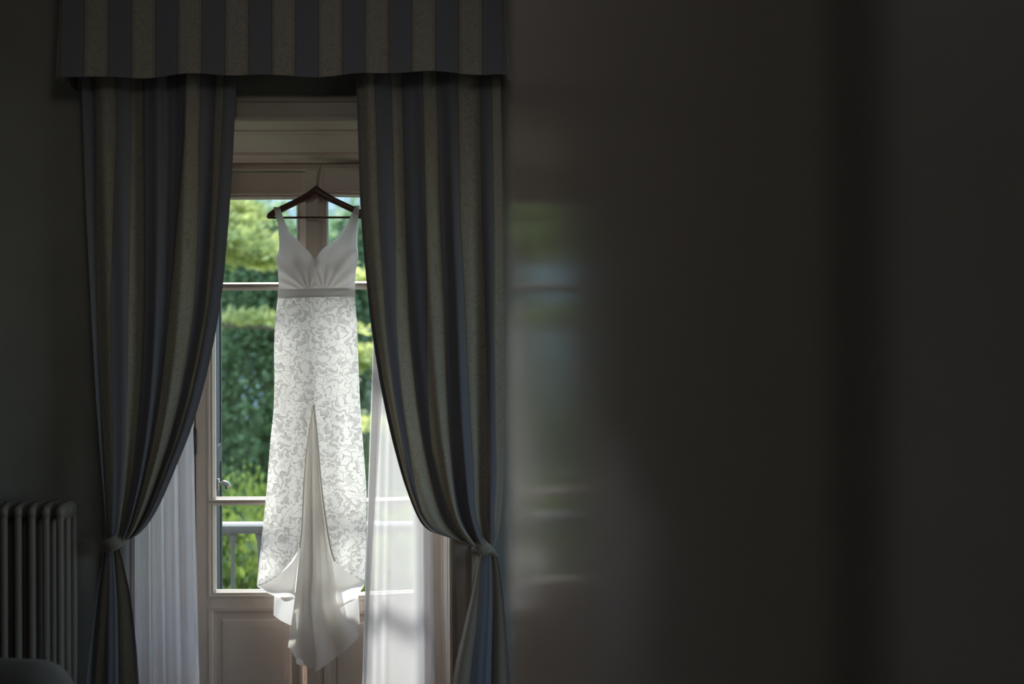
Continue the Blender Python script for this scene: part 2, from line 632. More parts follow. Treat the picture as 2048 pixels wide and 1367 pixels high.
# floor with separate boards near the window side of the room
fl = MB()
fl.box(ROOM_L - 0.15, ROOM_R + 0.15, HALL - 0.15, YO - 0.02, -0.2, -0.018)
floor = struct(fl.build('floor', M_floor))
bm_ = MB()
bm_.box(-0.068, 0.068, 0.0, 3.46, -0.017, 0.0)
first = None
k = 0
x = ROOM_L + 0.075
while x < ROOM_R - 0.05:
    if first is None:
        first = bm_.build('floor_board', M_floor, floor, loc=(x, 0.32, 0))
    else:
        o = first.copy()
        C.objects.link(o)
        o.parent = floor
        o.location = (x, 0.32, 0)
    x += 0.14

# baseboards
b = MB()
for xa, xb in ((ROOM_L, RX0 - 0.15), (RX1 + 0.15, ROOM_R)):
    b.box(xa, xb, YW - 0.018, YW, 0.0, 0.12)
    b.box(xa, xb, YW - 0.012, YW, 0.12, 0.14)
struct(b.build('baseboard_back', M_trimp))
b = MB()
b.box(ROOM_L, ROOM_L + 0.018, YD1, YW, 0.0, 0.13)
struct(b.build('baseboard_left', M_trimp))
b = MB()
b.box(ROOM_R - 0.018, ROOM_R, YD1, YW, 0.0, 0.13)
struct(b.build('baseboard_right', M_trimp))


# ------------------------------------------------------------------ window surround: splayed lining and casing
def y_on_splay(py):
    """depth where the splayed soffit shows at photo row py"""
    lo, hi = YW, YF0
    for _ in range(40):
        mid = (lo + hi) / 2
        z = RZ + (ZTOP - RZ) * (mid - YW) / (YF0 - YW)
        row = 683.5 - (z - CAM_H) / mid * FPX
        if row < py:
            lo = mid
        else:
            hi = mid
    return (lo + hi) / 2


prof = []   # (y along the splay, relief towards the opening)
for py, r in ((240.5, 0.0), (257.5, 0.0), (258.5, -0.006), (260, 0.004), (264.5, 0.004), (266, -0.006), (267.5, 0.0),
              (303, 0.0), (304.5, -0.006), (306, 0.005), (310, 0.008), (314, 0.006), (318, 0.002), (324, 0.0)):
    prof.append((y_on_splay(py), r))
prof[0] = (YW - 0.002, 0.0)
prof[-1] = (YF0, 0.0)
b = MB()
vs, fs = [], []
for y, r in prof:
    t = (y - YW) / (YF0 - YW)
    xl = RX0 + (XL - RX0) * t + r
    xr = RX1 + (XR - RX1) * t - r
    zt = RZ + (ZTOP - RZ) * t - r
    vs += [(xl, y, 0.0), (xl, y, zt), (xr, y, zt), (xr, y, 0.0)]
for i in range(len(prof) - 1):
    for k in range(3):
        fs.append((i * 4 + k, i * 4 + k + 1, (i + 1) * 4 + k + 1, (i + 1) * 4 + k))
b.add(vs, fs)
lin = struct(b.build('trim_2', M_paint))

# casing on the wall face around the opening
b = MB()
cw = 0.115
cas = [(0.0, YW), (0.0, YW - 0.022), (0.012, YW - 0.03), (0.03, YW - 0.034), (0.034, YW - 0.022), (0.088, YW - 0.018),
       (0.092, YW - 0.028), (0.105, YW - 0.03), (cw, YW - 0.022), (cw, YW)]
ox0, ox1, oz1 = RX0 - cw, RX1 + cw, RZ + 0.092
vs, fs = [], []
for d, y in cas:
    dz = d * 0.8
    vs += [(ox0 + d, y, 0.0), (ox0 + d, y, oz1 - dz), (ox1 - d, y, oz1 - dz), (ox1 - d, y, 0.0)]
for i in range(len(cas) - 1):
    for k in range(3):
        fs.append((i * 4 + k, i * 4 + k + 1, (i + 1) * 4 + k + 1, (i + 1) * 4 + k))
b.add(vs, fs)
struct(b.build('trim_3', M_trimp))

# ------------------------------------------------------------------ french window
win = struct(empty('window_1', (-0.8355, 4.2, 0)))


def wb(mb, name, m, parent, **k):
    """build in world coordinates, parented to an unrotated root"""
    o = mb.build(name, m, parent, **k)
    o.location = -Vector(parent.location)
    return o


b = MB()
b.box(XL, XL + 0.04, YF0, YF1, 0.0, ZTOP)
b.box(XR - 0.04, XR, YF0, YF1, 0.0, ZTOP)
b.box(XL + 0.04, XR - 0.04, YF0, YF1, 2.37, ZTOP)
b.box(XL + 0.04, XR - 0.04, YF0 + 0.01, YF1 + 0.03, 0.0, 0.028)
b.box(XL + 0.04, XR - 0.04, YF0 - 0.008, YF0 + 0.004, 2.372, 2.384)
bevel(wb(b, 'frame', M_paint, win), 0.003)

LW = 0.4935
LITES = [(0.610, 0.967), (1.001, 1.871), (1.905, 2.254)]
TH = 0.022


def casement(sign, hx, ang, extra):
    """leaf in local coordinates: hinge edge at x=0, growing along sign*x"""
    def X(x):
        return sign * x
    ST0, ST1 = 0.06, LW - 0.048       # edges of the glazed opening in the timber
    b = MB()

    def bx(x0, x1, y0, y1, z0, z1):
        a, c = sorted((X(x0), X(x1)))
        b.box(a, c, y0, y1, z0, z1)
    bx(0.002, ST0, -TH, TH, 0.032, 2.365)
    bx(ST1, LW, -TH, TH, 0.032, 2.365)
    bx(ST0, ST1, -TH, TH, 2.275, 2.365)
    bx(ST0, ST1, -TH, TH, 0.535, 0.59)
    bx(ST0, ST1, -TH, TH, 0.032, 0.16)
    body = bevel(b.build('casement', M_paint, win), 0.002)
    body.location = (hx - win.location.x, 0, 0)
    body.rotation_euler = (0, 0, ang)
    # beads around each light, both sides, stepping down to the glass
    a0, a1 = sorted((X(ST0), X(ST1)))
    for i, (z0, z1) in enumerate(LITES):
        mb = MB()
        for s in (-1, 1):
            mb.frame_moulding(a0, a1, z0 - 0.02, z1 + 0.02,
                              [(-0.006, s * TH), (-0.006, s * (TH + 0.005)), (0.001, s * (TH + 0.006)), (0.003, s * TH * 0.8),
                               (0.008, s * TH * 0.78), (0.012, s * TH * 0.9), (0.016, s * TH * 0.55), (0.020, s * 0.006), (0.020, 0.0)])
        mb.build('glazing_bead', M_paint, body)
        gm = MB()
        gm.box(a0 + 0.018, a1 - 0.018, -0.002, 0.002, z0 - 0.002, z1 + 0.002)
        gm.build('pane', M_glass, body)
    for zc in (0.984, 1.888):
        mb = MB()
        mb.box(a0, a1, -TH * 0.92, TH * 0.92, zc - 0.0085, zc + 0.0085)
        bevel(mb.build('glazing_bar', M_paint, body), 0.003)
    # lower solid panel
    mb = MB()
    mb.frame_moulding(a0, a1, 0.16, 0.535,
                      [(-0.004, -TH), (-0.004, -TH - 0.006), (0.008, -TH - 0.004), (0.012, -TH + 0.008), (0.024, -TH + 0.012),
                       (0.045, -TH + 0.012), (0.052, -TH + 0.004), (0.075, -TH + 0.002), (0.187, -TH + 0.002)])
    mb.build('panel_moulding', M_paint, body)
    mb = MB()
    mb.box(a0, a1, -0.008, 0.012, 0.16, 0.535)
    mb.build('panel', M_paint, body)
    if extra:      # cover strip on the meeting edge
        mb = MB()
        c0, c1 = sorted((X(LW - 0.028), X(LW + 0.024)))
        mb.box(c0, c1, -TH - 0.014, -TH, 0.04, 2.36)
        bevel(mb.build('cover_strip', M_paint, body), 0.004, 3)
    for z in (0.35, 1.24, 2.1):
        mb = MB()
        mb.tube([(0, -TH - 0.005, z - 0.05), (0, -TH - 0.005, z + 0.05)], 0.007, 10)
        mb.tube([(0, -TH - 0.005, z - 0.06), (0, -TH - 0.005, z - 0.05)], 0.004, 8)
        mb.tube([(0, -TH - 0.005, z + 0.05), (0, -TH - 0.005, z + 0.06)], 0.004, 8)
        mb.build('hinge', M_iron, body, smooth=True)
    return body


OPEN = radians(10)
casement(1, -1.331, 0.0, False)
casement(-1, -0.340, OPEN, True)

# ------------------------------------------------------------------ outside: shutters, balcony
def shutter(sign, hx, label):
    """two folded leaves, standing open in the outer reveal"""
    root = empty('window_shutter', (hx, 4.275, 0.02))
    tag(root, label, 'shutter', None)
    spread = 0.055
    for j in range(2):
        mb = MB()
        L = 0.27 - 0.02 * j
        xo = sign * (0.002 + 0.022 * j)
        def q(l, t, z):
            return (xo + sign * (spread * l / 0.27 + t), l, z)
        for l0, l1, z0, z1 in ((0, 0.05, 0, 2.33), (L - 0.05, L, 0, 2.33), (0.05, L - 0.05, 0, 0.09), (0.05, L - 0.05, 1.1, 1.18),
                               (0.05, L - 0.05, 2.24, 2.33)):
            mb.hexa([q(l0, 0, z0), q(l1, 0, z0), q(l1, 0.018, z0), q(l0, 0.018, z0),
                     q(l0, 0, z1), q(l1, 0, z1), q(l1, 0.018, z1), q(l0, 0.018, z1)])
        leaf = mb.build('shutter_leaf', M_shutter, root)
        for z0, z1 in ((0.09, 1.1), (1.18, 2.24)):
            pb = MB()
            pb.hexa([q(0.05, 0.005, z0), q(L - 0.05, 0.005, z0), q(L - 0.05, 0.013, z0), q(0.05, 0.013, z0),
                     q(0.05, 0.005, z1), q(L - 0.05, 0.005, z1), q(L - 0.05, 0.013, z1), q(0.05, 0.013, z1)])
            pb.build('shutter_panel', M_shutter, leaf)
    return root


sh = shutter(-1, -1.268, 'dark grey folded shutter with a hooked catch in the outer reveal')
# hooked catch
mb = MB()
pts = [P(436, 966, 4.30), P(441, 965, 4.30), P(447, 962, 4.30), P(453, 965, 4.30), P(457, 970, 4.30), P(455, 974, 4.30), P(451, 972, 4.30)]
mb.tube(pts, [0.007, 0.009, 0.010, 0.011, 0.010, 0.009, 0.007], 8)
mb.tube([P(435, 955, 4.29), P(435, 978, 4.29)], 0.008, 8)
ctch = mb.build('catch', M_metal, sh, smooth=True)
ctch.location = -Vector(sh.location)
sh2 = shutter(1, -0.405, 'dark grey folded shutter behind the bright sheer curtain')

b = MB()
b.box(-3.2, 1.6, YO, 5.22, -0.22, -0.04)
bal = struct(b.build('floor_balcony', M_rail))
YB = 5.05
zr = P(0, 1043, YB).z
rail = empty('balcony_railing', (-0.8, YB, -0.04))
tag(rail, 'grey balcony railing with slim turned balusters beyond the glass', 'railing')
b = MB()
hp = [(-0.045, -0.036), (0.045, -0.036), (0.052, -0.022), (0.052, -0.008), (0.035, 0.0), (-0.035, 0.0), (-0.052, -0.008), (-0.052, -0.022)]
vs = [(x, YB + dy, zr + dz) for x in (-3.1, 1.5) for dy, dz in hp]
fs = [tuple(range(8))[::-1], tuple(range(8, 16))] + [(k, (k + 1) % 8, 8 + (k + 1) % 8, 8 + k) for k in range(8)]
b.add(vs, fs)
b.box(-3.1, 1.5, YB - 0.03, YB + 0.03, zr - 0.05, zr - 0.036)
o = b.build('handrail', M_rail, rail)
o.location = -Vector(rail.location)
b = MB()
b.box(-3.1, 1.5, YB - 0.035, YB + 0.035, -0.04, 0.0)
o = b.build('base_rail', M_rail, rail)
o.location = -Vector(rail.location)
zc = zr - 0.05
proto = MB()
proto.lathe(0, 0, [(0.018, 0.0), (0.018, 0.03), (0.012, 0.04), (0.012, 0.12), (0.010, zc - 0.10), (0.010, zc - 0.072), (0.014, zc - 0.066), (0.014, zc - 0.058),
                   (0.011, zc - 0.052), (0.018, zc - 0.032), (0.022, zc - 0.016), (0.022, zc)], 12)
xb = P(464, 1100, YB).x
first = None
for k in range(-10, 20):
    xx = xb + k * 0.1365
    if not -3.05 < xx < 1.45:
        continue
    if first is None:
        first = proto.build('baluster', M_rail, rail, smooth=True)
        o = first
    else:
        o = first.copy()
        C.objects.link(o)
        o.parent = rail
    o.location = Vector((xx, YB, 0)) - Vector(rail.location)

# ------------------------------------------------------------------ open door beside the camera
A, Bp = Vector((0.103, 0.305, 0)), Vector((-0.002, 1.02, 0))      # hinge line, free edge (visible face)
dirv = (Bp - A).normalized()
DL = (Bp - A).length
ang = math.atan2(dirv.y, dirv.x)
door = struct(empty('door_1', A, (0, 0, ang)))
# local: x along the leaf, y>0 is the visible face side (towards -X)
b = MB()
DT = 0.042
DZ1 = 2.30
b.box(0, 0.085, -DT, 0, 0.01, DZ1)
b.box(DL - 0.085, DL, -DT, 0, 0.01, DZ1)
for z0, z1 in ((0.01, 0.2), (DZ1 - 0.1, DZ1)):
    b.box(0.085, DL - 0.085, -DT, 0, z0, z1)
leaf = bevel(b.build('door_leaf', M_door, door), 0.003)
b = MB()
b.box(0.085, DL - 0.085, -DT + 0.006, -0.0008, 0.2, DZ1 - 0.1)
b.build('panel', M_door, leaf)
for z in (0.3, 1.15, 2.0):
    b = MB()
    b.tube([(-0.004, 0.004, z - 0.05), (-0.004, 0.004, z + 0.05)], 0.007, 10)
    b.build('hinge', M_iron, leaf, smooth=True)
b = MB()
b.tube([(DL - 0.05, -DT, 1.03), (DL - 0.05, -DT - 0.05, 1.03)], 0.009, 10)
b.tube([(DL - 0.05, -DT - 0.05, 1.03), (DL - 0.16, -DT - 0.05, 1.03)], [0.009, 0.007], 10)
b.build('handle', M_metal, leaf, smooth=True)
# door lining and casing
b = MB()
b.box(DX1 - 0.012, DX1, YD0 - 0.005, YD1 + 0.005, 0, DZ)
b.box(DX0, DX0 + 0.012, YD0 - 0.005, YD1 + 0.005, 0, DZ)
b.box(DX0 + 0.012, DX1 - 0.012, YD0 - 0.005, YD1 + 0.005, DZ - 0.03, DZ)
for ya, yb in ((YD0 - 0.02, YD0), (YD1, YD1 + 0.02)):
    b.box(DX1 - 0.002, DX1 + 0.1, ya, yb, 0, DZ + 0.1)
    b.box(DX0 - 0.1, DX0 + 0.002, ya, yb, 0, DZ + 0.1)
    b.box(DX0 - 0.1, DX1 + 0.1, ya, yb, DZ, DZ + 0.1)
struct(b.build('trim_4', M_jamb))

# ------------------------------------------------------------------ pelmet (striped valance)
YP = 3.58
PXL, PXR = 125, 1006
SP = 93.4 / 2


def valance():
    root = empty('curtain_pelmet', (P(565, 0, YP).x, YP, 2.6))
    tag(root, 'striped fabric pelmet with flat stripes across the top of the window', 'pelmet')
    x0, x1 = P(PXL, 0, YP).x, P(PXR, 0, YP).x
    ret = YW - YP - 0.004
    W = x1 - x0
    zt = 3.12
    total = W + 2 * ret
    period = SP / FPX * YP

    def base(s):
        """path length from left wall end"""
        if s < ret:
            return Vector((x0 - 0.015 * (1 - s / ret), YW - 0.004 - s, 0))
        if s < ret + W:
            return Vector((x0 + s - ret, YP, 0))
        q = s - ret - W
        return Vector((x1 + 0.02 * q / ret, YP + q, 0))

    waves = [(0.9, 1.7), (2.3, 0.6), (4.1, 2.9), (7.3, 1.1)]

    def fn(u, v):
        s = u * total
        p = base(s)
        fl = v ** 1.6
        wv = sum(sin(s * k * 4 + ph) / (1 + i * 0.6) for i, (k, ph) in enumerate(waves))
        if ret < s < ret + W:
            p.y -= 0.006 * wv * fl + 0.012 * fl
        else:
            dirx = -1 if s <= ret else 1
            p.x += dirx * (0.02 * fl + 0.006 * fl * sin(s * 40))
        zb = P(0, 151.5 - 4.0 * (s - ret) / W, YP).z + 0.005 * sin(s * 9 + 1) * 1.0 + 0.004 * sin(s * 21)
        p.z = zt + (zb - zt) * v
        return p

    def uvf(u, v):
        s = u * total
        # odd = pale : pale stripe starts at px 173
        px = PXL + (s - ret) / (YP / FPX)
        return ((px - 173) / SP + 1 + 40, v * 0.5)
    mb = MB()
    mb.sheet(420, 14, fn, uvf)
    o = mb.build('valance_fabric', M_stripe, root, smooth=True)
    o.location = -Vector(root.location)
    mb = MB()
    mb.box(x0 + 0.01, x1 - 0.01, YP + 0.012, YW - 0.002, 3.08, 3.11)
    o = mb.build('pelmet_board', M_wood, root)
    o.location = -Vector(root.location)
    mb = MB()
    for yy in (3.66, 3.74):
        mb.tube([(x0 + 0.03, yy, 3.045), (x1 - 0.03, yy, 3.045)], 0.012, 10)
        for xx in (x0 + 0.1, x1 - 0.1):
            mb.box(xx - 0.008, xx + 0.008, yy - 0.008, yy + 0.008, 3.05, 3.085)
    o = mb.build('curtain_rod', M_iron, root, smooth=True)
    o.location = -Vector(root.location)


valance()


# ------------------------------------------------------------------ heavy curtains
def lerp_list(keys, t):
    """keys: list of (t, [values])"""
    if t <= keys[0][0]:
        return keys[0][1]
    for (a, la), (b_, lb) in zip(keys, keys[1:]):
        if t <= b_:
            w = (t - a) / (b_ - a)
            return [p + (q - p) * w for p, q in zip(la, lb)]
    return keys[-1][1]


def stripe_coord(fr, u):
    """fr: increasing fractions of stripe boundaries (stripe k between fr[k-1] and fr[k])"""
    prev = 0.0
    for k, f in enumerate(fr):
        if u <= f or k == len(fr) - 1:
            return k + min(1.0, (u - prev) / max(1e-5, f - prev)) * 0.9999
        prev = f
    return len(fr)


def drape(root, Lk, Rk, fracs, nfold, y_keys, amp_keys, first_odd, phase=0.0, name='drape', nu=150, nv=90, bulge=None, sharp=1.0):
    def fn(u, v):
        l = interp(Lk, v)
        r = interp(Rk, v)
        px = l[0] + (r[0] - l[0]) * u
        py = l[1] + (r[1] - l[1]) * u
        if bulge:
            py += bulge(u, v)
        yb = interp([(a,) for a in y_keys], v)[0]
        am = interp([(a,) for a in amp_keys], v)[0]
        w = 2 * pi * (nfold * u) + phase + 0.8 * sin(3.1 * u * pi + 0.6) + 0.5 * sin(2.2 * v + 5 * u)
        c = cos(w)
        c = math.copysign(abs(c) ** sharp, c)
        y = yb - am * c - am * 0.3 * cos(2.3 * w + 1.0)
        px += 3.0 * sin(w) * am / 0.03
        if u < 0.02 or u > 0.98:
            px -= 0
        return P(px, py, y)

    def uvf(u, v):
        return (stripe_coord(lerp_list(fracs, v), u) + first_odd + 40, v * 2.2 + 0.3)
    mb = MB()
    mb.sheet(nu, nv, fn, uvf)
    o = mb.build(name, M_stripe, root, smooth=True)
    o.location = -Vector(root.location)
    return o


# left curtain
lc = empty('window_curtain', (-1.45, 3.7, 0.0))
tag(lc, 'striped heavy curtain tied back beside the radiator', 'curtain')
L = [(158, -160), (160, 60), (166, 250), (172, 430), (180, 600), (188, 760), (196, 880), (203, 970), (208, 1030), (212, 1066), (214, 1082)]
R = [(480, -160), (476, 100), (468, 280), (458, 430), (442, 590), (418, 720), (386, 838), (350, 930), (312, 1015), (278, 1062), (243, 1080)]
F1 = [.09, .225, .325, .405, .68, .77, .875, .925, 1.0]
F2 = [.05, .156, .284, .42, .615, .80, .895, .915, 1.0]
F3 = [.05, .15, .27, .40, .56, .74, .84, .86, 1.0]
drape(lc, L, R, [(0, F1), (0.2, F1), (0.42, F2), (1.0, F3)], 4.2, [3.70, 3.70, 3.69, 3.67, 3.65, 3.66, 3.68], [0.012, 0.013, 0.015, 0.017, 0.018, 0.016, 0.012], 0,
      phase=0.4, bulge=lambda u, v: 10 * sin(pi * u) * sstep(0.75, 1, v))
Lt = [(206, 1088), (202, 1120), (190, 1190), (178, 1280), (168, 1367), (160, 1460)]
Rt = [(236, 1090), (244, 1120), (258, 1185), (268, 1270), (275, 1367), (280, 1460)]
ft = [.18, .36, .62, .95, 1.0]
drape(lc, Lt, Rt, [(0, ft), (1, ft)], 2.0, [3.68, 3.69, 3.69, 3.69], [0.010, 0.014, 0.018, 0.02], 0, phase=1.0, name='curtain_tail', nu=70, nv=40)


def tieback(root, pts, y0, w, name='tieback'):
    """fabric band wrapping the gathered curtain; pts = (px, py, depth)"""
    mb = MB()
    path = [P(a, b_, d) for a, b_, d in pts]
    n = len(path)
    vs = []
    for i, p in enumerate(path):
        t = (path[min(n - 1, i + 1)] - path[max(0, i - 1)]).normalized()
        side = t.cross(Vector((0, -1, 0))).normalized()
        for s, d in ((-0.5, 0.0), (-0.42, -0.005), (0, -0.007), (0.42, -0.005), (0.5, 0.0), (0.42, 0.004), (0, 0.005), (-0.42, 0.004)):
            vs.append(p + side * s * w + Vector((0, d, 0)))
    fs = []
    for i in range(n - 1):
        for k in range(8):
            k2 = (k + 1) % 8
            fs.append((i * 8 + k, i * 8 + k2, (i + 1) * 8 + k2, (i + 1) * 8 + k))
    fs += [tuple(range(8))[::-1], tuple((n - 1) * 8 + k for k in range(8))]
    st = len(mb.v)
    mb.add(vs, fs)
    for i in range(len(mb.v)):
        mb.uv[i] = (41.25 + 0.5 * ((i % 8) / 8.0), i / 8 * 0.03)
    o = mb.build(name, M_stripe, root, smooth=True)
    o.location = -Vector(root.location)


tieback(lc, [(205, 1095, 3.76), (206, 1094, 3.69), (214, 1089, 3.655), (226, 1083, 3.645), (238, 1076, 3.65), (246, 1070, 3.67), (250, 1066, 3.72), (235, 1072, 3.77)], 3.66, 0.05)

rc = empty('window_curtain', (-0.15, 3.7, 0.0))
tag(rc, 'striped heavy curtain tied back at the bright side of the window', 'curtain')
L = [(706, -160), (712, 110), (717, 280), (722, 430), (734, 575), (746, 680), (764, 790), (786, 890), (814, 985), (845, 1050), (890, 1072), (942, 1081)]
R = [(1002, -160), (1002, 60), (1004, 250), (1006, 430), (1008, 600), (1008, 760), (1006, 880), (1004, 960), (1000, 1020), (997, 1048), (992, 1075), (985, 1092)]
G1 = [.02, .13, .24, .32, .46, .56, .70, .86, .94, 1.0]
G2 = [.025, .12, .19, .295, .43, .565, .715, .875, .925, 1.0]
G3 = [.05, .10, .15, .29, .37, .53, .73, .90, .94, 1.0]
G4 = [.06, .14, .20, .36, .44, .56, .74, .90, .95, 1.0]
drape(rc, L, R, [(0, G1), (0.28, G1), (0.4, G2), (0.62, G3), (0.77, [.03, .06, .09, .31, .43, .50, .71, .87, .93, 1.0]), (1, G4)], 4.0, [3.70, 3.70, 3.69, 3.67, 3.64, 3.64, 3.67], [0.012, 0.013, 0.015, 0.017, 0.018, 0.016, 0.012], 0,
      phase=2.0, bulge=lambda u, v: 14 * sin(pi * u) * sstep(0.8, 1, v))
Lt = [(962, 1096), (952, 1130), (940, 1190), (924, 1260), (906, 1340), (890, 1460)]
Rt = [(990, 1100), (998, 1130), (1006, 1190), (1012, 1260), (1018, 1340), (1024, 1460)]
gt = [.12, .55, .95, 1.0]
gt2 = [.32, .68, .96, 1.0]
drape(rc, Lt, Rt, [(0, gt), (0.6, gt2), (1, gt2)], 1.5, [3.68, 3.69, 3.69, 3.69], [0.010, 0.014, 0.018, 0.02], 1, phase=2.6, name='curtain_tail', nu=70, nv=40)
tieback(rc, [(930, 1078, 3.77), (944, 1074, 3.72), (950, 1078, 3.67), (957, 1086, 3.65), (966, 1095, 3.645), (975, 1104, 3.65), (982, 1110, 3.68), (975, 1104, 3.76)], 3.66, 0.052)


# ------------------------------------------------------------------ sheer curtains
def sheer(root, Lk, Rk, folds, y0, amp, name='sheer_panel', nu=120, nv=40, seed=1, m=None):
    rnd = random.Random(seed)
    ph = [rnd.uniform(0, 6.28) for _ in range(4)]

    def fn(u, v):
        l = interp(Lk, v)
        r = interp(Rk, v)
        uu = u + 0.02 * sin(2 * pi * folds * u + ph[0])
        px = l[0] + (r[0] - l[0]) * uu
        py = l[1] + (r[1] - l[1]) * uu
        w = 2 * pi * folds * u + ph[1] + 0.9 * sin(2 * pi * u * 1.3 + ph[2])
        y = y0 - amp * cos(w) - 0.35 * amp * cos(1.9 * w + ph[3])
        return P(px, py, y)
    mb = MB()
    mb.sheet(nu, nv, fn)
    o = mb.build(name, m or M_sheer, root, smooth=True)
    o.location = -Vector(root.location)
    return o


ls = empty('sheer_curtain', (-1.3, 3.76, 0))
tag(ls, 'white sheer curtain hanging in shade beside the left window leaf and radiator', 'sheer curtain')
Lk = [(235, -160), (235, 400), (234, 850), (232, 1100), (230, 1367), (228, 1480)]
Rk = [(372, -160), (380, 500), (389, 850), (394, 1100), (400, 1367), (402, 1480)]
sheer(ls, Lk, Rk, 5.5, 3.765, 0.022, seed=3)
rs = empty('sheer_curtain', (-0.4, 3.76, 0))
tag(rs, 'sunlit white sheer curtain hanging beside the wedding dress', 'sheer curtain')
Lk = [(760, -160), (752, 500), (745, 750), (736, 1000), (730, 1180), (724, 1367), (721, 1480)]
Rk = [(868, -160), (868, 500), (866, 750), (866, 1000), (868, 1180), (870, 1367), (871, 1480)]
sheer(rs, Lk, Rk, 2.2, 3.765, 0.014, seed=5)
# turned-in hem band along the free edge
Lk2 = [(a, b_) for a, b_ in Lk]
Rk2 = [(a + 22 * min(1, max(0.3, (1500 - b_) / 800)), b_) for a, b_ in Lk]
sheer(rs, Lk2, Rk2, 0.4, 3.748, 0.003, name='sheer_hem', nu=16, seed=8, m=M_sheerhem)

# ------------------------------------------------------------------ hanger
YH = 4.055
hang = empty('clothes_hanger', P(634, 385, YH))
tag(hang, 'dark wooden clothes hanger hooked over the open window leaf', 'hanger')


def hb(mb, name, m, smooth=True):
    o = mb.build(name, m, hang, smooth=smooth)
    o.location = -Vector(hang.location)
    return o


mb = MB()
pts = []
rad = []
for px, py, r in ((536, 434, 3), (540, 430, 6), (550, 423, 7), (575, 411, 6.5), (600, 399, 6.5), (620, 389, 8), (634, 380, 11),
                  (648, 389, 8), (668, 399, 6.5), (693, 411, 6.5), (718, 423, 7), (728, 430, 6), (732, 434, 3)):
    pts.append(P(px, py, YH))
    rad.append(r / FPX * YH)
mb.tube(pts, rad, 14, sx=0.75, sy=1.0)
hb(mb, 'hanger_arms', M_hanger)
mb = MB()
mb.tube([P(541, 433.5, YH), P(727, 433.5, YH)], 0.0045, 10)
hb(mb, 'trouser_bar', M_hanger)
mb = MB()
hk = [P(635, 374, YH), P(635.5, 362, YH), P(635, 352, YH), P(637, 343, YH), P(639.5, 337.5, YH + 0.005)]
hk += [Vector((P(640, 0, YH).x, YH + 0.025, 2.3715)), Vector((P(641, 0, YH).x, YH + 0.07, 2.3735)), Vector((P(641, 0, YH).x, 4.155, 2.373)), Vector((P(641, 0, YH).x, 4.163, 2.355))]
mb.tube(hk, 0.0022, 8)
hb(mb, 'hook', M_metal)

# ------------------------------------------------------------------ wedding dress
YDR = 4.045
dress = empty('wedding_dress', (P(632, 600, YDR).x, YDR, P(0, 1343, YDR).z))
tag(dress, 'ivory wedding dress with floral lace skirt, front slit and trailing satin train', 'dress')
PXM = YDR / FPX


def db(mb, name, m, smooth=True):
    o = mb.build(name, m, dress, smooth=smooth)
    o.location = -Vector(dress.location)
    return o


def table(keys, py):
    """linear table keyed on py"""
    if py <= keys[0][0]:
        return keys[0][1:]
    for a, c in zip(keys, keys[1:]):
        if py <= c[0]:
            w = (py - a[0]) / (c[0] - a[0])
            return tuple(p + (q - p) * w for p, q in zip(a[1:], c[1:]))
    return keys[-1][1:]


BL = [(416, 549, 562), (430, 552, 566), (445, 556, 572), (463, 558, 580), (483, 559.5, 600), (500, 558, 617), (508, 555, 623), (513, 553, 626), (519, 553.5, 630.5),
      (535, 555.5, 632), (553, 557, 632), (579, 558, 632)]
BR = [(414, 710, 720), (425, 705, 719), (440, 698, 717), (447, 694, 716), (458, 686, 714.5), (474, 675, 713), (485, 661, 713), (494, 648, 713.5), (503, 640, 715),
      (510, 636, 716.2), (514, 634, 716.5), (519, 632, 715.5), (535, 632, 713), (553, 632, 711), (579, 632, 710)]


def bodice_depth(px, py):
    s = (px - 632) / 84.0
    d = 0.048 * sqrt(max(0.0, 1 - s * s)) * sstep(425, 540, py)
    for cx, cy in ((594, 523), (671, 523)):
        d += 0.036 * exp(-((px - cx) / 22.0) ** 2 - ((py - cy) / 24.0) ** 2)
    # gathers running from the centre of the waist up over the cups
    cx = 618 if px < 632 else 648
    a = math.atan2(px - cx, 585 - py)
    g = 0.006 * sin(a * 17 + 0.8 * sin(py * 0.05)) * sstep(478, 520, py) * sstep(582, 560, py)
    # crossing fold under the neckline
    fold = 0.006 * exp(-((px - 632 - (540 - py) * 0.35) / 7.0) ** 2) * sstep(515, 530, py)
    return 0.011 + d + g - fold


mb = MB()
for keys in (BL, BR):
    y0, y1 = keys[0][0], keys[-1][0]

    def front(u, v, keys=keys, y0=y0, y1=y1):
        py = y0 + (y1 - y0) * v
        a, c = table(keys, py)
        px = a + (c - a) * u
        return P(px, py, YDR - bodice_depth(px, py))

    def back(u, v, keys=keys, y0=y0, y1=y1):
        py = y0 + (y1 - y0) * v
        a, c = table(keys, py)
        sh_ = 2.5 * sstep(590, 660, a) * sstep(420, 440, py) * sstep(520, 500, py)
        px = a + (c - a) * u + sh_ * (u if a < 632 else 1)
        s = (px - 632) / 84.0
        return P(px, py, YDR + 0.010 + 0.016 * sqrt(max(0, 1 - s * s)) * sstep(425, 540, py))
    mb.sheet(40, 90, front)
    mb.sheet(12, 60, back)
    # strap wrapping over the hanger
    a, c = keys[0][1:]

    def over(u, v, a=a, c=c, y0=y0):
        t = v * pi
        p0 = P(a + (c - a) * u, y0, YDR)
        return Vector((p0.x, YDR - 0.011 * cos(t), p0.z + 0.008 * sin(t)))
    mb.sheet(8, 10, over)
db(mb, 'bodice', M_bodice)

mb = MB()


def band(u, v):
    a = 2 * pi * u
    px = 633.5 + 77.5 * (-cos(a))
    py = 577 + 17.5 * v + 1.2 * sin(a * 2) - 2 * sin(a)
    dep = 0.062 if sin(a) > 0 else 0.026
    return P(px, py, YDR - dep * sin(a) - 0.004 * (sin(a) > 0) + 0.0015 * sin(v * 9 + u * 30))


mb.sheet(72, 6, band)
db(mb, 'waistband', M_band)

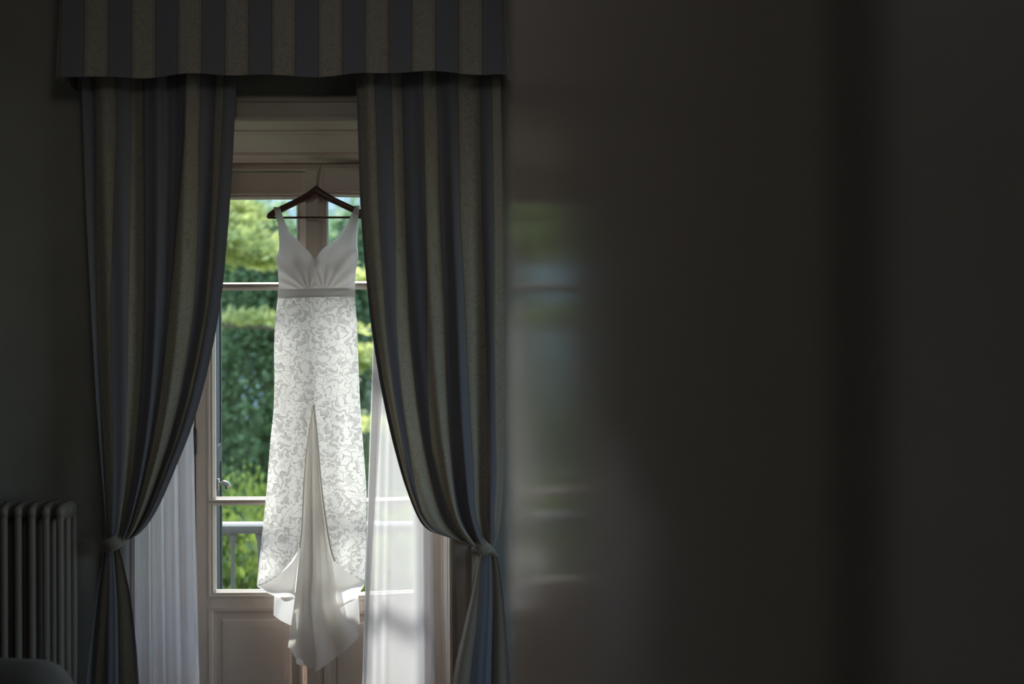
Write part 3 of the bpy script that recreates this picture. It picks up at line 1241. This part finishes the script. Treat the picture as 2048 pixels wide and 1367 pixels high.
SKL = [(556, 592), (550.5, 640), (548, 700), (548.5, 760), (546.5, 820), (541, 870), (536, 930), (531, 990), (523.5, 1060), (517, 1120), (512, 1168)]
SKLi = [(632, 592), (632, 640), (631, 700), (629.5, 760), (626.5, 808), (619, 855), (612, 905), (607.5, 960), (604.5, 1020), (602, 1060), (598, 1094)]
SKRi = [(632, 592), (632, 640), (631, 700), (629.5, 760), (627.5, 808), (633.5, 866), (638, 925), (643.5, 985), (651.5, 1045), (660, 1095), (668, 1120)]
SKR = [(710.5, 592), (714, 650), (716, 705), (718, 765), (721, 825), (725, 880), (729, 935), (732, 990), (731.5, 1050), (730, 1110), (728, 1160)]


def skirt_y(px, py):
    t = (py - 592) / 570.0
    half = 79 + 28 * max(0, min(1, t))
    s = max(-1, min(1, (px - 632) / half))
    d = 0.055 * sqrt(max(0.0, 1 - s * s)) + 0.004
    # soft vertical folds that open downwards; valley over the slit line
    ramp = sstep(600, 800, py)
    d -= ramp * 0.020 * exp(-((px - 630) / 13.0) ** 2) * (1 - 0.7 * sstep(800, 900, py))
    d += ramp * 0.009 * sin((px - 556) * 0.085 + 0.3 * sin(py * 0.011))
    d += 0.003 * sin(py * 0.03 + px * 0.05)
    # lower corners swing outward / inward
    return YDR - max(0.004, d)


def skirt_panel(Lk_, Rk_, bulge):
    def fn(u, v):
        l, r = interp(Lk_, v), interp(Rk_, v)
        px = l[0] + (r[0] - l[0]) * u
        py = l[1] + (r[1] - l[1]) * u + bulge * 4 * u * (1 - u) * sstep(0.6, 1, v)
        return P(px, py, skirt_y(px, py))

    def uvf(u, v):
        l, r = interp(Lk_, v), interp(Rk_, v)
        px = l[0] + (r[0] - l[0]) * u
        py = l[1] + (r[1] - l[1]) * u
        return (px * PXM, -py * PXM)
    return fn, uvf


mb = MB()
f1, u1 = skirt_panel(SKL, SKLi, 17)
f2, u2 = skirt_panel(SKRi, SKR, 6)
mb.sheet(48, 130, f1, u1)
mb.sheet(48, 130, f2, u2)
db(mb, 'skirt', M_lace)

# back of the skirt (lining side shows through the slit)
mb = MB()


def sback(u, v):
    l, r = interp(SKL, v), interp(SKR, v)
    px = l[0] + (r[0] - l[0]) * u
    py = l[1] + (r[1] - l[1]) * u + 14 * v * sin(pi * u)
    s = 2 * u - 1
    return P(px, py, YDR + 0.004 + 0.024 * sqrt(max(0, 1 - s * s)) + 0.006 * sin(u * 21) * v)


mb.sheet(50, 80, sback)
db(mb, 'skirt_lining', M_lining)

mb = MB()


def ruled(top, bot, yt, yb_, nu=30, nv=16, wob=0.004, k=9.0, ph=0.0, sag=0.0):
    """sheet between a top and a bottom edge with matched keys"""
    def fn(u, v):
        a, c = interp(top, u), interp(bot, u)
        px = a[0] + (c[0] - a[0]) * v
        py = a[1] + (c[1] - a[1]) * v
        y = yt + (yb_ - yt) * v + wob * sin(k * u + ph + 2 * v) + sag * sin(pi * v)
        return P(px, py, y)
    mb.sheet(nu, nv, fn)


# turned hem pieces on either side of the train
ruled([(512, 1168), (536, 1158), (562, 1142), (584, 1121), (598, 1094)], [(513, 1170), (533, 1183), (553, 1192), (570, 1196), (586, 1196)], YDR - 0.012, YDR + 0.012, wob=0.007, k=7)
ruled([(547, 1186), (556, 1190), (568, 1192), (590, 1190)], [(545, 1228), (556, 1236), (568, 1243), (592, 1254)], YDR + 0.016, YDR + 0.006, wob=0.006, k=6, ph=1)
db(mb, 'turned_hem', M_hem)
mb = MB()
ruled([(660, 1098), (684, 1134), (708, 1150), (728, 1160)], [(674, 1218), (690, 1206), (709, 1196), (727, 1168)], YDR - 0.014, YDR + 0.010, wob=0.006, k=7, ph=2)
ruled([(668, 1200), (684, 1202), (702, 1194), (715, 1188)], [(668, 1222), (688, 1236), (706, 1246), (718, 1247)], YDR + 0.016, YDR - 0.004, wob=0.005, k=6, ph=3)
ruled([(670, 1222), (690, 1236), (704, 1243), (716, 1250)], [(668, 1276), (686, 1276), (702, 1278), (714, 1279)], YDR + 0.008, YDR + 0.012, wob=0.006, k=8, ph=0.5)
db(mb, 'turned_hem', M_hem)
mb = MB()
ruled([(588, 1285), (600, 1290), (612, 1296), (625, 1300)], [(590, 1325), (599, 1328), (608, 1329), (616, 1330)], YDR + 0.014, YDR + 0.012, wob=0.003, k=6)
front_mb, mb = mb, MB()
# rear layer of the train
ruled([(604, 1150), (630, 1158), (655, 1160), (676, 1150)], [(588, 1262), (614, 1290), (650, 1300), (700, 1268)], YDR + 0.004, YDR + 0.016, wob=0.004, k=8, nv=24)
db(mb, 'train_lining', M_lining)
mb = front_mb

CL = [(626, 806), (619, 855), (613, 900), (608, 960), (604, 1020), (600, 1080), (594, 1140), (587, 1200), (580, 1250), (575, 1284), (573, 1291)]
CR = [(628, 806), (634, 862), (639, 920), (645, 985), (653, 1045), (661, 1100), (669, 1160), (673, 1205), (692, 1240), (714, 1262), (715, 1272)]


def drape_c(u, v):
    l, r = interp(CL, v), interp(CR, v)
    px = l[0] + (r[0] - l[0]) * u
    py = l[1] + (r[1] - l[1]) * u
    # tail: pointed at the middle, drawn up towards both sides
    b0 = sstep(0.72, 1.0, v)
    w = u / 0.40 if u < 0.40 else (1 - u) / 0.60
    w = max(0, min(1, w))
    py += b0 * (58 * (w ** 0.8))
    if u < 0.4:
        py -= b0 * 4 * sin(u * 40)
    # ridge at u = .40, second fold to the right
    amp = 0.014 + 0.045 * sstep(0.1, 0.8, v)
    d = amp * (1 - abs(u - 0.40) / 0.60) + 0.3 * amp * cos(2 * pi * (u - 0.4) * 2.2)
    d -= 0.6 * amp * exp(-((u - 0.55 + 0.12 * v) / 0.07) ** 2) * (1 - sstep(0.6, 0.9, v))
    return P(px, py, YDR - 0.006 - d)


mb.sheet(70, 110, drape_c)
db(mb, 'train', M_satin)

# piping along the right edge of the slit and hem
mb = MB()
pp = [P(x, y, skirt_y(x, y) - 0.002) for x, y in [tuple(interp(SKRi, 0.4 + 0.6 * t / 30)) for t in range(31)]]
mb.tube(pp, 0.0032, 8)
pp = [P(x, y, skirt_y(x, y) - 0.001) for x, y in [tuple(interp(SKLi, 0.4 + 0.6 * t / 30)) for t in range(31)]]
mb.tube(pp, 0.0022, 8)
db(mb, 'slit_binding', M_satin)

# ------------------------------------------------------------------ radiator
YR = 3.66
rad_o = empty('radiator', (P(80, 0, YR).x, YR, 0.0))
tag(rad_o, 'cast iron column radiator against the dark wall', 'radiator')
zt = P(0, 992, YR).z
sec = MB()
for yy in (-0.055, 0.0, 0.055):
    sec.tube([(0, yy, 0.14), (0, yy, zt - 0.05)], 0.0135, 10, cap=False)
for z in (0.135, zt - 0.045):
    sec.tube([(0, -0.068, z), (0, -0.04, z), (0, 0.04, z), (0, 0.068, z)], [0.012, 0.02, 0.02, 0.012], 10, sy=1.7, sx=1.0)
first = None
for k in range(14):
    px = 133 - 27.6 * k
    if first is None:
        first = sec.build('radiator_section', M_rad, rad_o, smooth=True)
        o = first
    else:
        o = first.copy()
        C.objects.link(o)
        o.parent = rad_o
    o.location = (P(px, 0, YR).x - rad_o.location.x, 0, 0)
mb = MB()
xa, xb_ = P(133 - 27.6 * 13, 0, YR).x, P(133, 0, YR).x
mb.tube([(xa, YR, 0.135), (xb_ + 0.02, YR, 0.135)], 0.016, 10)
m2 = MB()
m2.tube([(xa, YR, zt - 0.045), (xb_ + 0.02, YR, zt - 0.045)], 0.016, 10)
o = m2.build('top_pipe', M_rad, rad_o, smooth=True)
o.location = -Vector(rad_o.location)
for xx in (xa + 0.02, xb_ - 0.02):
    mb.tube([(xx, YR - 0.04, 0.0), (xx, YR - 0.03, 0.13)], [0.018, 0.012], 8)
    mb.tube([(xx, YR + 0.04, 0.0), (xx, YR + 0.03, 0.13)], [0.018, 0.012], 8)
mb.tube([(xb_ + 0.02, YR, 0.135), (xb_ + 0.05, YR, 0.135), (xb_ + 0.055, YR, 0.12), (xb_ + 0.055, YR, 0.0)], 0.010, 8)
o = mb.build('bottom_pipe', M_rad, rad_o, smooth=True)
o.location = -Vector(rad_o.location)

# ------------------------------------------------------------------ added fill lamp, unseen, brightens the dim room
lamp = empty('fill_lamp', (-0.6, 1.75, CEIL))
tag(lamp, 'added glowing fill globe on a short rod, out of view, brightening the room', 'lamp')
me_, nt_, out_ = mat('fill_lamp_glow')
em_ = N(nt_, 'ShaderNodeEmission')
em_.inputs[0].default_value = (1.0, 0.95, 0.89, 1)
em_.inputs[1].default_value = 1.35
nt_.links.new(em_.outputs[0], out_.inputs[0])
mb = MB()
mb.lathe(0, 0, [(0.055, -0.002), (0.055, -0.02), (0.012, -0.035), (0.010, -0.25), (0.03, -0.262), (0.06, -0.27)], 20)
mb.build('fill_lamp_rod', M_metal, lamp, smooth=True)
mb = MB()
mb.lathe(0, 0, [(0.05, -0.272)] + [(0.15 * sin(pi * k / 14), -0.415 + 0.15 * cos(pi * k / 14)) for k in range(2, 14)] + [(0.01, -0.565)], 24)
mb.build('fill_lamp_globe', me_, lamp, smooth=True)

# ------------------------------------------------------------------ armchair (rounded dark back)
YC = 2.75
cxp = P(-82, 0, YC).x
ztop = P(0, 1314, YC).z
arm = empty('armchair', (cxp, YC, 0), (0, 0, radians(-6)))
tag(arm, 'dark upholstered armchair with a rounded back in front of the radiator', 'armchair')


def rounded_slab(w, h, t, z0, r, seg=8, bulge=0.02):
    """upright slab with rounded top corners, thickness along y, soft edges"""
    out = [(-w / 2, z0), (w / 2, z0)]
    for k in range(seg + 1):
        a = pi / 2 * k / seg
        out.append((w / 2 - r + r * cos(a), z0 + h - r + r * sin(a)))
    for k in range(seg + 1):
        a = pi / 2 + pi / 2 * k / seg
        out.append((-w / 2 + r + r * cos(a), z0 + h - r + r * sin(a)))
    n = len(out)
    cz = z0 + h / 2
    vs = []
    lay = [(-t / 2, 0.90), (-t / 2 * 0.8, 0.97), (0, 1.0), (t / 2 * 0.8, 0.97), (t / 2, 0.90)]
    for y, s in lay:
        vs += [(x * s, y, cz + (z - cz) * s) for x, z in out]
    fs = [tuple(range(n)), tuple(reversed(range((len(lay) - 1) * n, len(lay) * n)))]
    for i in range(len(lay) - 1):
        for k in range(n):
            fs.append((i * n + k, (i + 1) * n + k, (i + 1) * n + (k + 1) % n, i * n + (k + 1) % n))
    m = MB()
    m.add(vs, fs)
    return m


o = rounded_slab(0.64, ztop - 0.16, 0.13, 0.16, 0.11).build('backrest', M_chair, arm, smooth=True)
m = MB()
m.box(-0.28, 0.28, 0.05, 0.58, 0.17, 0.43)
bevel(m.build('seat', M_chair, arm), 0.035, 4)
m = MB()
m.box(-0.235, 0.235, 0.07, 0.58, 0.43, 0.50)
bevel(m.build('cushion', M_chair, arm), 0.03, 4)
for s in (-1, 1):
    m = MB()
    m.box(min(s * 0.27, s * 0.36), max(s * 0.27, s * 0.36), 0.0, 0.54, 0.16, 0.50)
    bevel(m.build('armrest', M_chair, arm), 0.04, 4)
    for yy in (-0.01, 0.52):
        m = MB()
        m.tube([(s * 0.27, yy, 0.0), (s * 0.26, yy, 0.18)], [0.014, 0.024], 10)
        m.build('leg', M_wood, arm, smooth=True)

# ------------------------------------------------------------------ garden outside
GZ = -3.6


def terrain():
    m = MB()
    m.box(-60, 60, YO + 0.75, 70, GZ - 0.3, GZ)
    o = m.build('ground_lawn', M_grass)
    struct(o)
    m = MB()
    m.box(-900, 900, 70, 1500, -14.2, -14.0)
    o = m.build('lake', M_water)
    tag(o, 'blue lake water beyond the trees', 'lake')
    o['kind'] = 'stuff'
    rnd = random.Random(4)
    for ny, hgt, nm, lab in ((1480, 1000, 'wooded_hills', 'wooded hills across the lake with haze painted into their colour'),):
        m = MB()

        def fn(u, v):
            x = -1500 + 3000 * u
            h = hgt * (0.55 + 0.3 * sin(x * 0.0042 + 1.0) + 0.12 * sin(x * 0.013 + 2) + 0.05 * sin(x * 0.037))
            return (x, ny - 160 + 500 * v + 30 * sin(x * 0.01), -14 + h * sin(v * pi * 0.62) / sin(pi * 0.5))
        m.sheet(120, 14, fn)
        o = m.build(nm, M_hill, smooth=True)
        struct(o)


terrain()


def leaves(centers, dirs, size, rng, aspect=2.2, droop=0.0, per=1, spread=0.0):
    """numpy leaf quads: one folded diamond per centre"""
    c = np.repeat(np.asarray(centers), per, axis=0)
    d = np.repeat(np.asarray(dirs), per, axis=0)
    n = len(c)
    c = c + rng.normal(0, spread, (n, 3)) if spread else c
    d = d + rng.normal(0, 0.45, (n, 3))
    d[:, 2] -= droop
    d /= np.linalg.norm(d, axis=1, keepdims=True) + 1e-9
    r = rng.normal(0, 1, (n, 3))
    s = np.cross(d, r)
    s /= np.linalg.norm(s, axis=1, keepdims=True) + 1e-9
    L = (size * rng.uniform(0.6, 1.35, n))[:, None]
    W = L / aspect
    p0 = c
    p1 = c + d * L * 0.5 + s * W * 0.5
    p2 = c + d * L
    p3 = c + d * L * 0.5 - s * W * 0.5
    v = np.stack([p0, p1, p2, p3], axis=1).reshape(-1, 3)
    return v


def mesh_quads(name, v, m, parent, loc):
    n = len(v) // 4
    me = bpy.data.meshes.new(name)
    me.vertices.add(len(v))
    me.vertices.foreach_set('co', v.astype(np.float32).ravel())
    me.loops.add(n * 4)
    me.loops.foreach_set('vertex_index', np.arange(n * 4, dtype=np.int32))
    me.polygons.add(n)
    me.polygons.foreach_set('loop_start', np.arange(0, n * 4, 4, dtype=np.int32))
    me.update(calc_edges=True)
    me.materials.append(m)
    o = bpy.data.objects.new(name, me)
    C.objects.link(o)
    o.parent = parent
    o.location = Vector(loc) - Vector(parent.location)
    return o


def conifer(x, y, h, r, label, seed, m=M_conif, n=16000, leaf=0.16, cat='tree', group=None):
    rng = np.random.default_rng(seed)
    root = empty('conifer_tree', (x, y, GZ))
    tag(root, label, cat, group)
    t = MB()
    t.tube([(x, y, GZ), (x + 0.1, y, GZ + h * 0.5), (x, y, GZ + h)], [0.28, 0.17, 0.03], 10)
    o = t.build('trunk', M_bark, root, smooth=True)
    o.location = -Vector(root.location)
    # drooping sprays: points gathered on clumps
    nc = 260
    tz = rng.uniform(0.06, 1.0, nc) ** 0.9
    az = rng.uniform(0, 2 * pi, nc)
    rr = r * (1 - tz) ** 0.5 * rng.uniform(0.55, 1.05, nc)
    cc = np.stack([rr * np.cos(az), rr * np.sin(az), tz * h], 1)
    k = rng.integers(0, nc, n)
    off = rng.normal(0, 1, (n, 3)) * np.array([0.42, 0.42, 0.55]) * r / 3.0
    p = cc[k] + off
    d = np.stack([np.cos(az[k]), np.sin(az[k]), np.full(n, -0.35)], 1)
    mesh_quads('foliage', leaves(p, d, leaf, rng, aspect=2.0), m, root, (x, y, GZ))
    return root


def cedar(x, y, h, label, tiers, seed, leaf=0.13):
    """flat, layered boughs: tiers = (z, azimuth, reach, half width)"""
    rng = np.random.default_rng(seed)
    root = empty('cedar_tree', (x, y, GZ))
    tag(root, label, 'tree')
    t = MB()
    t.tube([(x, y, GZ), (x - 0.1, y, GZ + h * 0.5), (x, y, GZ + h)], [0.4, 0.26, 0.05], 12)
    o = t.build('trunk', M_bark, root, smooth=True)
    o.location = -Vector(root.location)
    allv = []
    for z, az, reach, hw in tiers:
        ca, sa = cos(az), sin(az)
        bm_ = MB()
        pts = [(x + ca * q * reach, y + sa * q * reach, z - 0.3 + 0.5 * q - 0.35 * q * q + 0.06 * sin(9 * q + z * 5)) for q in (0, 0.15, 0.3, 0.45, 0.6, 0.8, 1.0)]
        bm_.tube(pts, [0.07, 0.055, 0.045, 0.035, 0.027, 0.018, 0.008], 7)
        o = bm_.build('bough', M_bark, root, smooth=True)
        o.location = -Vector(root.location)
        n = int(5200 * reach * hw / 3.0)
        q = rng.beta(2.2, 1.5, n)
        # clumpy pads
        npad = max(8, int(reach * hw * 7))
        pq = rng.beta(2.2, 1.4, npad)
        ps = rng.uniform(-1, 1, npad) * np.sqrt(np.clip(np.sin(pq * pi * 0.92), 0.05, 1)) * hw
        pk = rng.integers(0, npad, n)
        a = pq[pk] * reach + rng.normal(0, 0.20, n)
        s = ps[pk] + rng.normal(0, 0.17, n)
        zz = z + 0.15 - 0.35 * (pq[pk]) ** 2 + rng.normal(0, 0.05, n) + rng.normal(0, 0.07, npad)[pk]
        p = np.stack([ca * a - sa * s, sa * a + ca * s, zz - GZ], 1)
        d = np.stack([np.full(n, ca * 0.6), np.full(n, sa * 0.6), np.full(n, 0.35)], 1)
        allv.append(leaves(p, d, leaf, rng, aspect=2.4))
    mesh_quads('foliage', np.concatenate(allv), M_cedar, root, (x, y, GZ))
    return root


def shrub(x, y, z0, ztop, r, label, seed, m, n=9000, leaf=0.09, group=None, name='shrub', aspect=1.9):
    rng = np.random.default_rng(seed)
    root = empty(name, (x, y, z0))
    tag(root, label, 'shrub', group)
    t = MB()
    hh = ztop - z0
    for k in range(4):
        a = 1.6 * k + 0.4
        t.tube([(x, y, z0), (x + 0.25 * r * cos(a), y + 0.25 * r * sin(a), z0 + hh * 0.5), (x + 0.5 * r * cos(a), y + 0.5 * r * sin(a), z0 + hh * 0.8)], [0.05, 0.035, 0.012], 7)
    o = t.build('stems', M_bark, root, smooth=True)
    o.location = -Vector(root.location)
    nc = 70
    v = rng.normal(0, 1, (nc, 3))
    v /= np.linalg.norm(v, axis=1, keepdims=True)
    v *= rng.uniform(0.45, 1.0, (nc, 1)) ** 0.5
    cc = v * np.array([r, r, hh / 2]) * 0.9 + np.array([0, 0, hh / 2])
    k = rng.integers(0, nc, n)
    p = cc[k] + rng.normal(0, 1, (n, 3)) * np.array([r, r, r]) * 0.16
    p[:, 2] = np.clip(p[:, 2], 0.03, None)
    d = p - np.array([0, 0, hh * 0.4])
    d /= np.linalg.norm(d, axis=1, keepdims=True) + 1e-9
    d[:, 2] += 0.3
    mesh_quads('foliage', leaves(p, d, leaf, rng, aspect=aspect), m, root, (x, y, z0))
    return root


cedar(-6.4, 15.0, 12.0, 'tall cedar with flat layered yellow-green boughs', [
    (3.8, 0.05, 2.2, 1.0), (3.35, -0.12, 2.9, 1.0), (3.05, 0.2, 3.4, 0.9), (2.0, 0.0, 4.1, 0.18), (4.6, 0.5, 3.0, 1.2), (3.4, -1.5, 2.6, 1.2),
    (4.3, 2.6, 2.8, 1.3), (2.6, 3.3, 3.2, 1.3), (1.4, 2.2, 3.2, 1.2), (5.2, -0.8, 2.4, 1.2), (5.4, -2.0, 2.5, 1.2), (6.6, 1.2, 2.0, 1.0), (7.8, -0.6, 1.5, 0.8)], 11)
cedar(1.3, 18.0, 12.0, 'second cedar with layered boughs standing beyond the dress', [
    (2.9, 3.14, 4.4, 0.9), (1.55, 3.2, 4.3, 0.8), (2.1, -2.4, 2.6, 1.0), (0.2, 3.0, 4.2, 0.8), (3.6, 0.3, 2.6, 1.2), (2.2, 0.0, 3.0, 1.2), (4.6, 1.8, 2.2, 1.1), (5.8, -0.8, 1.8, 0.9)], 13)
conifer(-4.95, 20.0, 7.6, 1.9, 'dark green conifer standing close behind the tall cedar', 21, n=42000)
conifer(-4.1, 26.5, 8.4, 2.3, 'broad dark green conifer farther back between the two cedars', 22, n=42000)
conifer(-11.2, 26.0, 10.5, 2.6, 'tall green conifer at the far side of the tall cedar', 23)
conifer(6.0, 25.0, 9.0, 2.8, 'green conifer beyond the second cedar', 24)
conifer(-15.0, 18.0, 9.5, 2.4, 'green conifer at the edge of the lawn', 25)
shrub(-3.75, 12.2, GZ, 0.25, 1.05, 'bright yellow-green shrub in front of the conifers', 31, M_hedge, 14000, 0.07)
shrub(-0.9, 13.0, GZ, 0.0, 1.1, 'pale green shrub in front of the second cedar', 32, M_hedge, 14000, 0.07)
shrub(-10.4, 13.0, GZ, 0.0, 1.3, 'pale green shrub at the far side of the tall cedar', 33, M_hedge, 10000, 0.07)
for i, (x, y, zt_, r, lab) in enumerate((
        (-2.4, 8.4, 0.22, 0.52, 'glossy green bush with yellow leaf tips behind the balcony railing'),
        (-1.0, 8.6, 0.15, 0.52, 'glossy bush behind the railing, hidden mostly by the dress'),
        (0.4, 8.5, 0.10, 0.52, 'glossy bush behind the railing beyond the sunlit sheer curtain'),
        (-3.8, 8.8, 0.1, 0.52, 'glossy bush behind the railing beyond the shaded sheer curtain'))):
    shrub(x, y, GZ, zt_, r, lab, 40 + i, M_shrub, 12000, 0.085, 'bushes below the balcony', name='leafy_bush', aspect=1.6)
